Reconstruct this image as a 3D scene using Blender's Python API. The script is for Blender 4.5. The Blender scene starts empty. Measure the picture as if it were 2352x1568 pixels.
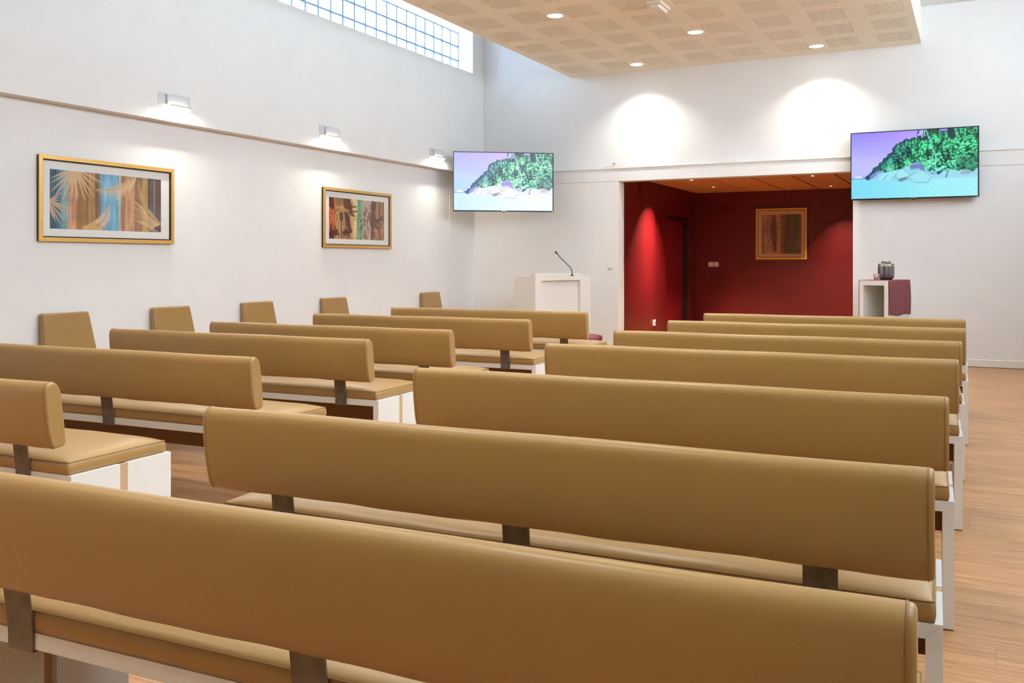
import bpy, bmesh, math, random
import numpy as np
from mathutils import Vector, Matrix

S = bpy.context.scene
COL = S.collection
R = math.radians
random.seed(7)
rng = np.random.default_rng(7)

# ------------------------------------------------------------------ camera, world, exposure
cam_d = bpy.data.cameras.new('camera')
cam_d.sensor_fit = 'HORIZONTAL'; cam_d.sensor_width = 36.0
cam_d.lens = 36.0 * 2110.0 / 2352.0
cam_d.shift_y = -(784.0 - 600.5) / 2352.0
cam_d.clip_start = 0.05
cam = bpy.data.objects.new('camera', cam_d); COL.objects.link(cam)
cam.location = (0, 0, 1.2)
cam.rotation_euler = (R(90), 0, R(26.695))
S.camera = cam

SKY = (0.74, 0.87, 1.0)
SKY_STRENGTH = 11.0
DOWNLIGHT_W = 11.5
SCONCE_W = 11.0
ALCOVE_W = 30.0
WARM = (1.0, 0.98, 0.92)
S.view_settings.view_transform = 'Standard'
S.view_settings.look = 'None'
S.view_settings.gamma = 1.0
S.view_settings.use_curve_mapping = False
S.view_settings.exposure = 0.14
S.cycles.max_bounces = 6
S.cycles.diffuse_bounces = 4
S.cycles.glossy_bounces = 2
S.cycles.transmission_bounces = 3
S.cycles.use_adaptive_sampling = True
S.cycles.adaptive_threshold = 0.045
S.cycles.use_light_tree = False
S.cycles.adaptive_min_samples = 24
S.cycles.transparent_max_bounces = 12
S.cycles.sample_clamp_indirect = 6.0
S.cycles.use_denoising = True
S.cycles.caustics_reflective = False
S.cycles.caustics_refractive = False

W = bpy.data.worlds.new('world'); S.world = W
W.use_nodes = True
_bg = W.node_tree.nodes['Background']
_bg.inputs[0].default_value = (*SKY, 1); _bg.inputs[1].default_value = SKY_STRENGTH

# ------------------------------------------------------------------ helpers
def lin(c):
    c = np.asarray(c, float) / 255.0
    return np.where(c <= 0.04045, c / 12.92, ((c + 0.055) / 1.055) ** 2.4)

class NT:
    def front_fresnel(s, ior):
        fr = s.n.new('ShaderNodeFresnel'); fr.inputs[0].default_value = ior
        ge = s.n.new('ShaderNodeNewGeometry'); su = s.n.new('ShaderNodeMath'); su.operation = 'SUBTRACT'; su.inputs[0].default_value = 1.0
        s.l.new(ge.outputs['Backfacing'], su.inputs[1])
        mu = s.n.new('ShaderNodeMath'); mu.operation = 'MULTIPLY'
        s.l.new(fr.outputs[0], mu.inputs[0]); s.l.new(su.outputs[0], mu.inputs[1]); return mu
    def __init__(s, name):
        s.m = bpy.data.materials.new(name); s.m.use_nodes = True
        s.t = s.m.node_tree; s.n = s.t.nodes; s.l = s.t.links
        s.b = s.n['Principled BSDF']; s.out = s.n['Material Output']
    def node(s, typ, **kw):
        nd = s.n.new(typ)
        for k, v in kw.items(): setattr(nd, k, v)
        return nd
    def link(s, a, b): s.l.new(a, b)
    def noise(s, scale, detail=3, vec=None, rough=0.5):
        nd = s.node('ShaderNodeTexNoise'); nd.inputs['Scale'].default_value = scale
        nd.inputs['Detail'].default_value = detail; nd.inputs['Roughness'].default_value = rough
        if vec is not None: s.link(vec, nd.inputs['Vector'])
        return nd
    def ramp(s, fac, stops):
        nd = s.node('ShaderNodeValToRGB'); e = nd.color_ramp.elements
        while len(e) < len(stops): e.new(0.5)
        for i, (p, c) in enumerate(stops):
            e[i].position = p; e[i].color = (*lin(c), 1)
        s.link(fac, nd.inputs['Fac']); return nd
    def bump(s, h, strength, dist=0.002):
        nd = s.node('ShaderNodeBump'); nd.inputs['Strength'].default_value = strength
        nd.inputs['Distance'].default_value = dist
        s.link(h, nd.inputs['Height']); s.link(nd.outputs[0], s.b.inputs['Normal'])
    def coords(s): return s.node('ShaderNodeTexCoord').outputs['Object']
    def mapping(s, vec, scale=(1, 1, 1)):
        nd = s.node('ShaderNodeMapping'); nd.inputs['Scale'].default_value = scale
        s.link(vec, nd.inputs['Vector']); return nd.outputs[0]

def mat(name, rgb, rough=0.5, metal=0.0, spec=0.5, nscale=0, namt=0.06, bump=0.0, bscale=200, coat=0.0):
    k = NT(name); b = k.b
    b.inputs['Roughness'].default_value = rough; b.inputs['Metallic'].default_value = metal
    b.inputs['Specular IOR Level'].default_value = spec
    b.inputs['Coat Weight'].default_value = coat
    co = k.coords()
    if nscale:
        n = k.noise(nscale, 4, co)
        c = np.asarray(rgb, float)
        r = k.ramp(n.outputs['Fac'], [(0.3, np.clip(c * (1 - namt), 0, 255)), (0.7, np.clip(c * (1 + namt), 0, 255))])
        k.link(r.outputs[0], b.inputs['Base Color'])
    else:
        b.inputs['Base Color'].default_value = (*lin(rgb), 1)
    if bump:
        n2 = k.noise(bscale, 2, co); k.bump(n2.outputs['Fac'], bump)
    return k.m

def emit(name, rgb, strength):
    k = NT(name); k.b.inputs['Base Color'].default_value = (0.8, 0.8, 0.8, 1)
    k.b.inputs['Emission Color'].default_value = (*lin(rgb), 1)
    k.b.inputs['Emission Strength'].default_value = strength
    return k.m

M = {}
M['wall'] = mat('wall_paint', (238, 238, 237), 0.7, nscale=3, namt=0.008, bump=0.05, bscale=350)
M['rear'] = mat('rear_bounce_tone', (178, 160, 140), 0.6, nscale=4, namt=0.1)  # invented tone of the unseen rear wall, set for bounce onto bench backs
M['ceil'] = mat('ceiling_paint', (250, 243, 224), 0.75, nscale=3, namt=0.01)
M['void'] = mat('painted_hole_dark', (44, 32, 22), 0.9)  # darkness of the ceiling cavity painted into the backing sheet
M['white'] = mat('white_lacquer', (230, 230, 225), 0.35, nscale=6, namt=0.006)
M['trim'] = mat('white_trim', (236, 232, 224), 0.45)
M['red'] = mat('red_wall_paint', (96, 6, 14), 0.42, nscale=5, namt=0.05, bump=0.12, bscale=260)
M['reddoor'] = mat('red_door_paint', (120, 8, 22), 0.4)
M['darktrim'] = mat('dark_door_frame', (40, 12, 14), 0.5)
M['tile'] = mat('tan_ceiling_tile', (222, 166, 120), 0.7, nscale=180, namt=0.06)
M['joint'] = mat('dark_joint', (88, 54, 34), 0.8)
M['tan'] = mat('tan_leatherette', (166, 131, 76), 0.36, nscale=2.2, namt=0.02, bump=0.10, bscale=420)
_tb = M['tan'].node_tree.nodes['Principled BSDF']
_tb.inputs['Sheen Weight'].default_value = 0.22; _tb.inputs['Sheen Roughness'].default_value = 0.4; _tb.inputs['Sheen Tint'].default_value = (1.0, .86, .74, 1)
M['seam'] = mat('tan_seam_thread', (150, 116, 70), 0.6)
M['strip'] = mat('tan_spacer_strip', (200, 168, 126), 0.6)
M['stretch'] = mat('brown_stretcher_board', (120, 84, 48), 0.6)
M['steel'] = mat('brushed_bronze_steel', (112, 102, 88), 0.42, metal=0.3, nscale=30, namt=0.1)
M['black'] = mat('black_plastic', (18, 19, 24), 0.35)
M['rubber'] = mat('black_rubber', (16, 15, 14), 0.7)
M['gold'] = mat('gold_leaf_frame', (226, 180, 98), 0.34, metal=0.55, nscale=25, namt=0.025)
M['gold2'] = mat('yellow_gold_frame', (250, 208, 78), 0.4, metal=0.0, nscale=25, namt=0.04)
M['frameblack'] = mat('frame_black_edge', (30, 24, 20), 0.5)
M['mat'] = mat('white_picture_mat', (240, 240, 236), 0.8)
M['mat3'] = mat('cream_picture_mat', (236, 206, 172), 0.8)
M['cream'] = mat('cream_lacquer', (236, 230, 216), 0.45)
M['plate'] = mat('satin_white_metal', (214, 216, 222), 0.3, metal=0.3)
M['chrome'] = mat('satin_chrome', (200, 202, 206), 0.28, metal=0.9)
M['burgundy'] = mat('burgundy_vinyl', (120, 34, 58), 0.45, nscale=20, namt=0.06)
M['plastic'] = mat('white_switch_plastic', (240, 238, 232), 0.35)
M['lens'] = emit('downlight_lens', (255, 244, 226), 9.0)
M['lens_small'] = emit('spot_lens', (255, 232, 200), 14.0)
M['sconce_glow'] = emit('sconce_diffuser', (255, 240, 216), 5.0)
M['emlens'] = mat('frosted_plastic', (238, 234, 220), 0.4)
M['mortar'] = mat('glass_block_mortar', (142, 170, 200), 0.8)

def glass_mat(name, tint, frost):
    k = NT(name); k.n.remove(k.b)
    tr = k.node('ShaderNodeBsdfTransparent'); tr.inputs[0].default_value = (*tint, 1)
    tl = k.node('ShaderNodeBsdfTranslucent'); tl.inputs[0].default_value = (*tint, 1)
    gl = k.node('ShaderNodeBsdfGlossy'); gl.inputs['Roughness'].default_value = 0.15
    mx = k.node('ShaderNodeMixShader'); mx.inputs[0].default_value = frost
    k.link(tr.outputs[0], mx.inputs[1]); k.link(tl.outputs[0], mx.inputs[2])
    fr = k.front_fresnel(1.3)
    m2 = k.node('ShaderNodeMixShader'); k.link(fr.outputs[0], m2.inputs[0])
    k.link(mx.outputs[0], m2.inputs[1]); k.link(gl.outputs[0], m2.inputs[2])
    k.link(m2.outputs[0], k.out.inputs[0]); return k.m
M['block'] = glass_mat('glass_block', (0.84, 0.90, 0.96), 0.25)
def pane_mat():
    k = NT('clear_picture_glass'); k.n.remove(k.b)
    tr = k.node('ShaderNodeBsdfTransparent')
    gl = k.node('ShaderNodeBsdfGlossy'); gl.inputs['Roughness'].default_value = 0.02
    fr = k.front_fresnel(1.45)
    mx = k.node('ShaderNodeMixShader'); k.link(fr.outputs[0], mx.inputs[0])
    k.link(tr.outputs[0], mx.inputs[1]); k.link(gl.outputs[0], mx.inputs[2])
    k.link(mx.outputs[0], k.out.inputs[0]); return k.m
M['pane'] = pane_mat()
def candle_glass():
    k = NT('pink_candle_glass'); k.n.remove(k.b)
    tr = k.node('ShaderNodeBsdfTransparent'); tr.inputs[0].default_value = (0.95, 0.86, 0.86, 1)
    df = k.node('ShaderNodeBsdfDiffuse'); df.inputs[0].default_value = (0.8, 0.62, 0.62, 1)
    gl = k.node('ShaderNodeBsdfGlossy'); gl.inputs['Roughness'].default_value = 0.05
    a = k.node('ShaderNodeMixShader'); a.inputs[0].default_value = 0.2
    k.link(tr.outputs[0], a.inputs[1]); k.link(df.outputs[0], a.inputs[2])
    fr = k.front_fresnel(1.45)
    b = k.node('ShaderNodeMixShader'); k.link(fr.outputs[0], b.inputs[0])
    k.link(a.outputs[0], b.inputs[1]); k.link(gl.outputs[0], b.inputs[2])
    k.link(b.outputs[0], k.out.inputs[0]); return k.m
M['candleglass'] = candle_glass()
M['wax'] = mat('pink_wax', (236, 205, 205), 0.5)

def wood_floor():
    k = NT('oak_vinyl_plank'); b = k.b
    b.inputs['Roughness'].default_value = 0.42
    b.inputs['Specular IOR Level'].default_value = 0.35
    geo = k.node('ShaderNodeNewGeometry'); oi = k.node('ShaderNodeObjectInfo')
    pos = geo.outputs['Position']
    add = k.node('ShaderNodeMath', operation='ADD')
    k.link(geo.outputs['Random Per Island'], add.inputs[0]); k.link(oi.outputs['Random'], add.inputs[1])
    off = k.node('ShaderNodeCombineXYZ')
    mul = k.node('ShaderNodeMath', operation='MULTIPLY'); mul.inputs[1].default_value = 17.0
    k.link(add.outputs[0], mul.inputs[0]); k.link(mul.outputs[0], off.inputs[0]); k.link(mul.outputs[0], off.inputs[2])
    va = k.node('ShaderNodeVectorMath', operation='ADD')
    k.link(pos, va.inputs[0]); k.link(off.outputs[0], va.inputs[1])
    m1 = k.mapping(va.outputs[0], (1.3, 26, 26)); n1 = k.noise(2.0, 5, m1, 0.6)
    m2 = k.mapping(va.outputs[0], (6.0, 210, 60)); n2 = k.noise(1.2, 3, m2, 0.6)
    mx = k.node('ShaderNodeMath', operation='MULTIPLY_ADD'); mx.inputs[1].default_value = 0.55
    k.link(n2.outputs['Fac'], mx.inputs[0])
    sc = k.node('ShaderNodeMath', operation='MULTIPLY'); sc.inputs[1].default_value = 0.62
    k.link(n1.outputs['Fac'], sc.inputs[0]); k.link(sc.outputs[0], mx.inputs[2])
    r = k.ramp(mx.outputs[0], [(0.34, (140, 96, 58)), (0.5, (168, 121, 78)), (0.58, (182, 135, 90)), (0.74, (202, 157, 110))])
    hs = k.node('ShaderNodeHueSaturation')
    fr = k.node('ShaderNodeMath', operation='FRACT'); k.link(add.outputs[0], fr.inputs[0])
    mr = k.node('ShaderNodeMapRange'); mr.inputs['To Min'].default_value = 0.93; mr.inputs['To Max'].default_value = 1.07
    k.link(fr.outputs[0], mr.inputs['Value']); k.link(mr.outputs[0], hs.inputs['Value'])
    k.link(r.outputs[0], hs.inputs['Color']); k.link(hs.outputs[0], b.inputs['Base Color'])
    k.bump(n2.outputs['Fac'], 0.15, 0.001)
    return k.m
M['floor'] = wood_floor()

def cloth_mat():
    k = NT('burgundy_woven_runner'); co = k.coords()
    w = k.node('ShaderNodeTexWave'); w.inputs['Scale'].default_value = 60
    w.bands_direction = 'Z'; w.inputs['Distortion'].default_value = 1.5
    k.link(co, w.inputs['Vector'])
    r = k.ramp(w.outputs['Fac'], [(0.2, (118, 54, 62)), (0.8, (146, 82, 86))])
    k.link(r.outputs[0], k.b.inputs['Base Color']); k.b.inputs['Roughness'].default_value = 0.8
    k.bump(w.outputs['Fac'], 0.4, 0.002); return k.m
M['cloth'] = cloth_mat()
def urn_mat():
    k = NT('brushed_pewter'); co = k.coords()
    n = k.noise(1.0, 3, k.mapping(co, (90, 90, 2)))
    r = k.ramp(n.outputs['Fac'], [(0.3, (92, 94, 98)), (0.7, (168, 170, 172))])
    k.link(r.outputs[0], k.b.inputs['Base Color'])
    k.b.inputs['Metallic'].default_value = 0.85; k.b.inputs['Roughness'].default_value = 0.3
    return k.m
M['urn'] = urn_mat()

def print_mat(name, strength=0.0, tint=(1, 1, 1)):
    k = NT(name); a = k.node('ShaderNodeAttribute'); a.attribute_name = 'picture'
    mx = k.node('ShaderNodeVectorMath', operation='MULTIPLY'); mx.inputs[1].default_value = tint
    k.link(a.outputs['Color'], mx.inputs[0])
    if strength:
        k.b.inputs['Base Color'].default_value = (0.01, 0.01, 0.01, 1)
        k.b.inputs['Roughness'].default_value = 0.25
        k.link(mx.outputs[0], k.b.inputs['Emission Color'])
        k.b.inputs['Emission Strength'].default_value = strength
    else:
        k.link(mx.outputs[0], k.b.inputs['Base Color']); k.b.inputs['Roughness'].default_value = 0.7
    return k.m
M['print'] = print_mat('printed_paper')
M['tv_a'] = print_mat('lit_screen', .97)
M['tv_b'] = print_mat('lit_screen_teal', .93)

# ---- mesh building
class MB:
    """collects geometry for ONE mesh"""
    def __init__(s): s.v = []; s.f = []; s.sm = []
    def quad(s, *p, smooth=False):
        i = len(s.v); s.v += [tuple(q) for q in p]; s.f.append(tuple(range(i, i + len(p)))); s.sm.append(smooth)
    def box(s, a, b, skip=()):
        (x0, y0, z0), (x1, y1, z1) = a, b
        i = len(s.v)
        s.v += [(x0,y0,z0),(x1,y0,z0),(x1,y1,z0),(x0,y1,z0),(x0,y0,z1),(x1,y0,z1),(x1,y1,z1),(x0,y1,z1)]
        F = {'-z':(0,3,2,1),'+z':(4,5,6,7),'-y':(0,1,5,4),'+x':(1,2,6,5),'+y':(2,3,7,6),'-x':(3,0,4,7)}
        for k, f in F.items():
            if k not in skip: s.f.append(tuple(i + j for j in f)); s.sm.append(False)
        return s
    def rings(s, rings, cap0=True, cap1=True, smooth=True, closed=True):
        i = len(s.v); n = len(rings[0])
        for r in rings: s.v += [tuple(p) for p in r]
        for a in range(len(rings) - 1):
            for j in range(n if closed else n - 1):
                k = (j + 1) % n
                s.f.append((i+a*n+j, i+a*n+k, i+(a+1)*n+k, i+(a+1)*n+j)); s.sm.append(smooth)
        if cap0: s.f.append(tuple(i + j for j in reversed(range(n)))); s.sm.append(False)
        if cap1: s.f.append(tuple(i + (len(rings)-1)*n + j for j in range(n))); s.sm.append(False)
        return s
    def lathe(s, prof, n=32, c=(0, 0, 0), cap0=True, cap1=True):
        rs = [[(c[0]+r*math.cos(2*math.pi*j/n), c[1]+r*math.sin(2*math.pi*j/n), c[2]+z) for j in range(n)] for r, z in prof]
        return s.rings(rs, cap0, cap1)
    def tube(s, pts, r, n=8, closed=False):
        P = [Vector(p) for p in pts]; rs = []; m = len(P)
        up = Vector((0, 0, 1))
        for i, p in enumerate(P):
            if closed: t = P[(i+1) % m] - P[i-1]
            else: t = P[min(i+1, m-1)] - P[max(i-1, 0)]
            t.normalize(); a = t.cross(up)
            if a.length < 0.05: a = t.cross(Vector((1, 0, 0)))
            a.normalize(); b = a.cross(t)
            rr = r[i] if hasattr(r, '__len__') else r
            rs.append([p + a*rr*math.cos(2*math.pi*j/n) + b*rr*math.sin(2*math.pi*j/n) for j in range(n)])
        if closed: rs.append(rs[0]); s.rings(rs, False, False)
        else: s.rings(rs)
        return s
    def mesh(s, name, m, bevel=0.0, flip=False):
        me = bpy.data.meshes.new(name); me.from_pydata(s.v, [], s.f); me.update()
        me.polygons.foreach_set('use_smooth', s.sm)
        bm = bmesh.new(); bm.from_mesh(me)
        bmesh.ops.remove_doubles(bm, verts=bm.verts, dist=1e-5)
        if not flip: bmesh.ops.recalc_face_normals(bm, faces=bm.faces)
        if bevel:
            e = [x for x in bm.edges if len(x.link_faces) == 2 and x.calc_face_angle(0) > 0.6]
            bmesh.ops.bevel(bm, geom=e, offset=bevel, segments=2, affect='EDGES', profile=0.6, clamp_overlap=True)
        bm.to_mesh(me); bm.free()
        for mm in (m if isinstance(m, (list, tuple)) else [m]): me.materials.append(M[mm] if isinstance(mm, str) else mm)
        return me
    def build(s, name, m, parent=None, bevel=0.0, loc=(0, 0, 0), flip=False):
        return obj(name, s.mesh(name, m, bevel, flip), parent, loc)

def obj(name, me, parent=None, loc=(0, 0, 0)):
    o = bpy.data.objects.new(name, me); COL.objects.link(o); o.location = loc
    if parent: o.parent = parent
    return o
def empty(name, loc=(0, 0, 0), rz=0.0):
    o = bpy.data.objects.new(name, None); COL.objects.link(o)
    o.location = loc; o.rotation_euler = (0, 0, rz); o.empty_display_size = 0.1
    return o
def tag(o, label, cat, group=None):
    o['label'] = label; o['category'] = cat
    if group: o['group'] = group
    return o
def struct(o, label=None, cat=None):
    o['kind'] = 'structure'
    if label: o['label'] = label; o['category'] = cat or 'wall'
    return o
def copy_tree(o, parent=None):
    c = o.copy(); COL.objects.link(c); c.parent = parent
    for ch in list(o.children): copy_tree(ch, c)
    return c
def area(name, loc, power, color, shape='DISK', size=0.1, size_y=None, spread=180, parent=None, rot=(0, 0, 0)):
    d = bpy.data.lights.new(name, 'AREA'); d.energy = power; d.color = color; d.shape = shape; d.size = size
    if size_y: d.size_y = size_y
    d.spread = R(spread)
    o = bpy.data.objects.new(name, d); COL.objects.link(o); o.location = loc; o.rotation_euler = rot
    if parent: o.parent = parent
    return o

# ------------------------------------------------------------------ room shell
D = 11.708          # front plane of the panelled lower back wall
XL, XU = -6.505, -6.38   # lower / upper plane of the left wall
XR = 1.75; YB = -4.5
ZS = 2.445          # soffit of the overhanging upper left wall
ZB = 3.75           # dropped ceiling
ZRc, ZLc = 4.185, 4.78
BX0, BX1 = -4.99, -0.55

# floor: planks
floor = MB().box((XL - .2, YB - .2, -0.06), (XR + .2, 15.9, -0.004)).build('floor', 'joint')
struct(floor, 'oak look plank floor under the benches', 'floor')
PW, PL = 0.178, 1.22
full = MB().box((0, 0, -0.004), (PL - .0006, PW - .0006, 0)).mesh('plank', 'floor')
rest = MB(); cand = []
row = 0; y = -3.0
def vis(px, py):
    if px > -0.75 and 2.2 < py < 11.6 and px < 0.16 * py - 0.1: return True
    if -3.9 < px < -1.2 and 1.2 < py < 5.6: return True
    return False
nplank = 0
while y < D + 4.0:
    x = XL - 1.2 + (row * 0.437 % 1.0) * PL - 0.6
    while x < XR:
        cx, cy = x + PL/2, y + PW/2
        x0, x1 = max(x, XL), min(x + PL - .0012, XR)
        inroom = cy < D - .0 or (-4.3 < cx < -1.2)
        if x1 > x0 + .02 and inroom:
            if vis(cx, cy) and x0 == x and x1 < XR and nplank < 290:
                o = obj('plank', full, floor, (x, y, 0)); nplank += 1
            else:
                rest.box((x0, y, -0.004), (x1, y + PW - .0006, 0))
        x += PL
    row += 1; y += PW
pf = rest.build('plank_field', 'floor', floor); pf['kind'] = 'stuff'

# left wall (lower wall, overhanging upper wall, window opening)
WY0, WY1, WZ0, WZ1 = 4.245, 11.445, 3.877, 4.477
struct(MB().box((XL - .25, YB, 0), (XL, D + .3, ZS)).build('wall_left_lower', 'wall'), 'white lower left wall carrying the pictures', 'wall')
b = MB()
b.box((XL - .25, YB, ZS), (XU, D + .3, WZ0))
b.box((XL - .25, YB, WZ1), (XU, D + .3, ZLc))
b.box((XL - .25, YB, WZ0), (XU, WY0, WZ1))
b.box((XL - .25, WY1, WZ0), (XU, D + .3, WZ1))
wl = struct(b.build('wall_left', 'wall'), 'white overhanging upper left wall with the sconces', 'wall')
# cover strip of the panel joint near the corner
MB().box((XL, 11.0, 0.07), (XL + .006, 11.03, ZS - .05)).build('cover_strip', 'trim', wl)

# back wall: upper plane, and panels below
b = MB()
DU = D + .06
b.box((XU, DU, 2.44), (XR, DU + .15, ZLc))
wb = struct(b.build('wall_back', 'wall'), 'white back wall above the panels', 'wall')
OX0, OX1, OZ = -4.274, -1.300, 2.283
T = .20
for a, c in (((XL, D, 0), (OX0, D + T, OZ - .002)), ((OX1, D, 0), (XR, D + T, OZ - .002)),
             ((XL, D, OZ + .001), (OX0 - .0015, D + T, 2.452)), ((OX0, D, OZ), (OX1, D + T, 2.452)), ((OX1 + .0015, D, OZ + .001), (XR, D + T, 2.452))):
    MB().box(a, c).build('wall_panel', 'wall', wb, bevel=.0012)
t = MB().box((XL, D - .012, 2.452), (XR, D + T, 2.467)).build('trim_1', 'trim', bevel=.002)
struct(t, 'thin white ledge moulding across the back wall', 'moulding')
# right wall with high glazed strip, and rear wall
RY0, RY1, RZ0, RZ1 = -.5, 10.5, 2.9, 4.1
b = MB()
b.box((XR, YB, 0), (XR + .2, DU + .15, RZ0)); b.box((XR, YB, RZ1), (XR + .2, DU + .15, ZLc))
b.box((XR, YB, RZ0), (XR + .2, RY0, RZ1)); b.box((XR, RY1, RZ0), (XR + .2, DU + .15, RZ1))
struct(b.build('wall_right', 'wall'), 'white right wall outside the view', 'wall')
struct(MB().box((XL - .25, YB - .2, 0), (XR + .2, YB, ZLc)).build('wall_rear', 'rear'), 'unseen rear wall behind the benches, beige tone chosen for its bounce', 'wall')
w2 = struct(MB().box((XR + .02, RY0, RZ0), (XR + .08, RY1, RZ0 + .05)).box((XR + .02, RY0, RZ1 - .05), (XR + .08, RY1, RZ1)).build('window_2', 'white'), 'high strip window in the right wall', 'window')
npn = 8; pw = (RY1 - RY0) / npn
for i in range(npn):
    MB().box((XR + .045, RY0 + i*pw + .02, RZ0 + .05), (XR + .055, RY0 + (i+1)*pw - .02, RZ1 - .05)).build('pane', 'pane', w2)
    if i: MB().box((XR + .02, RY0 + i*pw - .02, RZ0 + .05), (XR + .08, RY0 + i*pw + .02, RZ1 - .05)).build('mullion', 'white', w2)

# ceilings
c = MB().box((XL - .25, YB, ZLc), (BX0 + .1, DU + .15, ZLc + .1)).box((BX1 - .1, YB, ZRc), (XR, DU + .15, ZLc + .1))
struct(c.build('ceiling', 'wall'), 'white upper ceiling beside the dropped panel', 'ceiling')
# baseboards
bb = MB().box((OX1 + .0, D - .014, 0), (XR, D, .086)).build('baseboard_back', 'trim', bevel=.003); struct(bb, 'white baseboard at the foot of the back wall', 'baseboard')
bb = MB().box((XL, D - .014, 0), (OX0, D, .086)).build('baseboard_corner', 'trim', bevel=.003); struct(bb, 'white baseboard behind the lectern', 'baseboard')
bb = MB().box((XL, YB, 0), (XL + .014, D - .014, .086)).build('baseboard_left', 'trim', bevel=.003); struct(bb, 'white baseboard along the left wall', 'baseboard')
bb = MB().box((OX1 - .6, D - .016, 0.0), (XR, D - .014, .006)).build('baseboard_joint', 'joint'); struct(bb, 'dark floor joint below the baseboard', 'baseboard')

# glass block window
win = struct(MB().box((-6.70, WY0, WZ0 - .02), (-6.60, WY1, WZ0 + .001)).build('window_1', 'wall'), 'glass block strip window high in the left wall', 'window')
BYP, BZP = .2257, .2
blk = MB().box((-.04, -.1025, -.0895), (.018, .1025, .0895)).mesh('glass_block', 'block', bevel=.012)
ncol = int(round((WY1 - WY0) / BYP))
mort = MB()
for i in range(ncol):
    for j in range(3):
        obj('glass_block', blk, win, (-6.63, WY1 - BYP*(i + .5), WZ0 + BZP*(j + .5)))
for i in range(ncol + 1):
    y = WY1 - BYP*i
    hw = .014 if i == 12 else .011
    mort.box((-6.668, y - hw, WZ0), (-6.614, y + hw, WZ1))
for j in range(4):
    z = WZ0 + BZP*j
    mort.box((-6.667, WY0, z - .011), (-6.613, WY1, z + .011))
mort.build('mortar', 'mortar', win)

# ------------------------------------------------------------------ dropped ceiling with perforated patches
PX0, PXP, PXW = -4.882, .557, .357
PY0, PYP, PYW = 11.045, .648, .435
NXP = 8; NYP = 22
xs = [BX0]; ys = []
for i in range(NXP): xs += [PX0 + PXP*i, PX0 + PXP*i + PXW]
xs.append(BX1)
for j in reversed(range(NYP)): ys += [PY0 - PYP*j, PY0 - PYP*j + PYW]
ys = [YB] + ys + [DU]
b = MB()
TH = .012
for i in range(len(xs) - 1):
    for j in range(len(ys) - 1):
        if i % 2 == 1 and j % 2 == 1: continue
        b.quad((xs[i], ys[j], ZB), (xs[i], ys[j+1], ZB), (xs[i+1], ys[j+1], ZB), (xs[i+1], ys[j], ZB))
# side faces of the box
b.quad((BX1, YB, ZB), (BX1, DU, ZB), (BX1, DU, ZRc + .1), (BX1, YB, ZRc + .1))
b.quad((BX0, YB, ZB), (BX0, YB, ZLc + .05), (BX0, DU, ZLc + .05), (BX0, DU, ZB))
drop = struct(b.build('ceiling_dropped', 'ceil', flip=True), 'beige dropped ceiling panel with perforated squares', 'ceiling')
drop.data.update()
MB().box((BX0, YB, ZB + .03), (BX1, DU, ZB + .04)).build('backing', 'void', drop)
# one perforated patch: a plate with real square holes
NHX, NHY = 14, 16
b = MB(); hx, hy = PXW / NHX, PYW / NHY; q = .215
for i in range(NHX):
    for j in range(NHY):
        x0, y0 = i*hx, j*hy; x1, y1 = x0 + hx, y0 + hy
        a0, a1, c0, c1 = x0 + hx*q, x1 - hx*q, y0 + hy*q, y1 - hy*q
        b.quad((x0,y0,0),(a0,c0,0),(a1,c0,0),(x1,y0,0)); b.quad((x1,y0,0),(a1,c0,0),(a1,c1,0),(x1,y1,0))
        b.quad((x1,y1,0),(a1,c1,0),(a0,c1,0),(x0,y1,0)); b.quad((x0,y1,0),(a0,c1,0),(a0,c0,0),(x0,y0,0))
        for p, r_ in (((a0,c0),(a1,c0)),((a1,c0),(a1,c1)),((a1,c1),(a0,c1)),((a0,c1),(a0,c0))):
            b.quad((*p,0),(*p,TH),(*r_,TH),(*r_,0))
patch = b.mesh('perforated_square', 'ceil', flip=True)
for j in range(NYP):
    for i in range(NXP):
        obj('perforated_square', patch, drop, (PX0 + PXP*i, PY0 - PYP*j, ZB))

# downlights
def downlight(x, y, label):
    t = tag(empty('downlight', (x, y, ZB)), label, 'ceiling light', 'recessed downlights in the dropped ceiling')
    MB().lathe([(.080, -.001), (.084, -.006), (.094, -.004), (.096, -.0005)], 32, cap0=False, cap1=False).build('rim', 'white', t)
    MB().lathe([(.0805, -.0035), (.05, -.0045), (.001, -.005)], 32, cap0=False).build('lens', 'lens', t)
    area('lamp', (0, 0, -.012), DOWNLIGHT_W, WARM, 'DISK', .14, spread=112, parent=t)
for x, y, l in ((-3.88, 8.71, 'round downlight in the dropped ceiling nearest the glass block window'),
                (-3.895, 11.33, 'round downlight close to the back wall above the lectern side'),
                (-1.665, 11.33, 'round downlight close to the back wall near the right edge of the ceiling'),
                (-2.765, 10.035, 'round downlight in the middle of the dropped ceiling'),
                (-1.665, 8.71, 'round downlight just beyond the top edge of the picture'),
                (-2.77, 7.4, 'round downlight over the rear rows, middle line'),
                (-3.88, 6.1, 'round downlight over the rear rows, window side'),
                (-1.665, 6.1, 'round downlight over the rear rows, aisle side'),
                (-2.77, 4.8, 'round downlight over the middle rows'),
                (-3.88, 3.5, 'round downlight above the nearest benches, window side'),
                (-1.665, 3.5, 'round downlight above the nearest benches, aisle side'),
                (-2.77, 2.2, 'round downlight above the nearest row, middle line'),
                (-3.88, 0.9, 'added unseen downlight behind the viewer, window side'),  # this and the rest continue the array unseen, added to brighten bench backs
                (-1.665, 0.9, 'added unseen downlight behind the viewer, aisle side'),
                (-2.77, -.4, 'added unseen downlight behind the viewer, middle line'),
                (-3.88, -1.7, 'added unseen downlight near the rear wall, window side'),
                (-1.665, -1.7, 'added unseen downlight near the rear wall, aisle side'),
                (-2.77, -3.0, 'added unseen downlight nearest the rear wall')):
    downlight(x, y, l)

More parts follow.
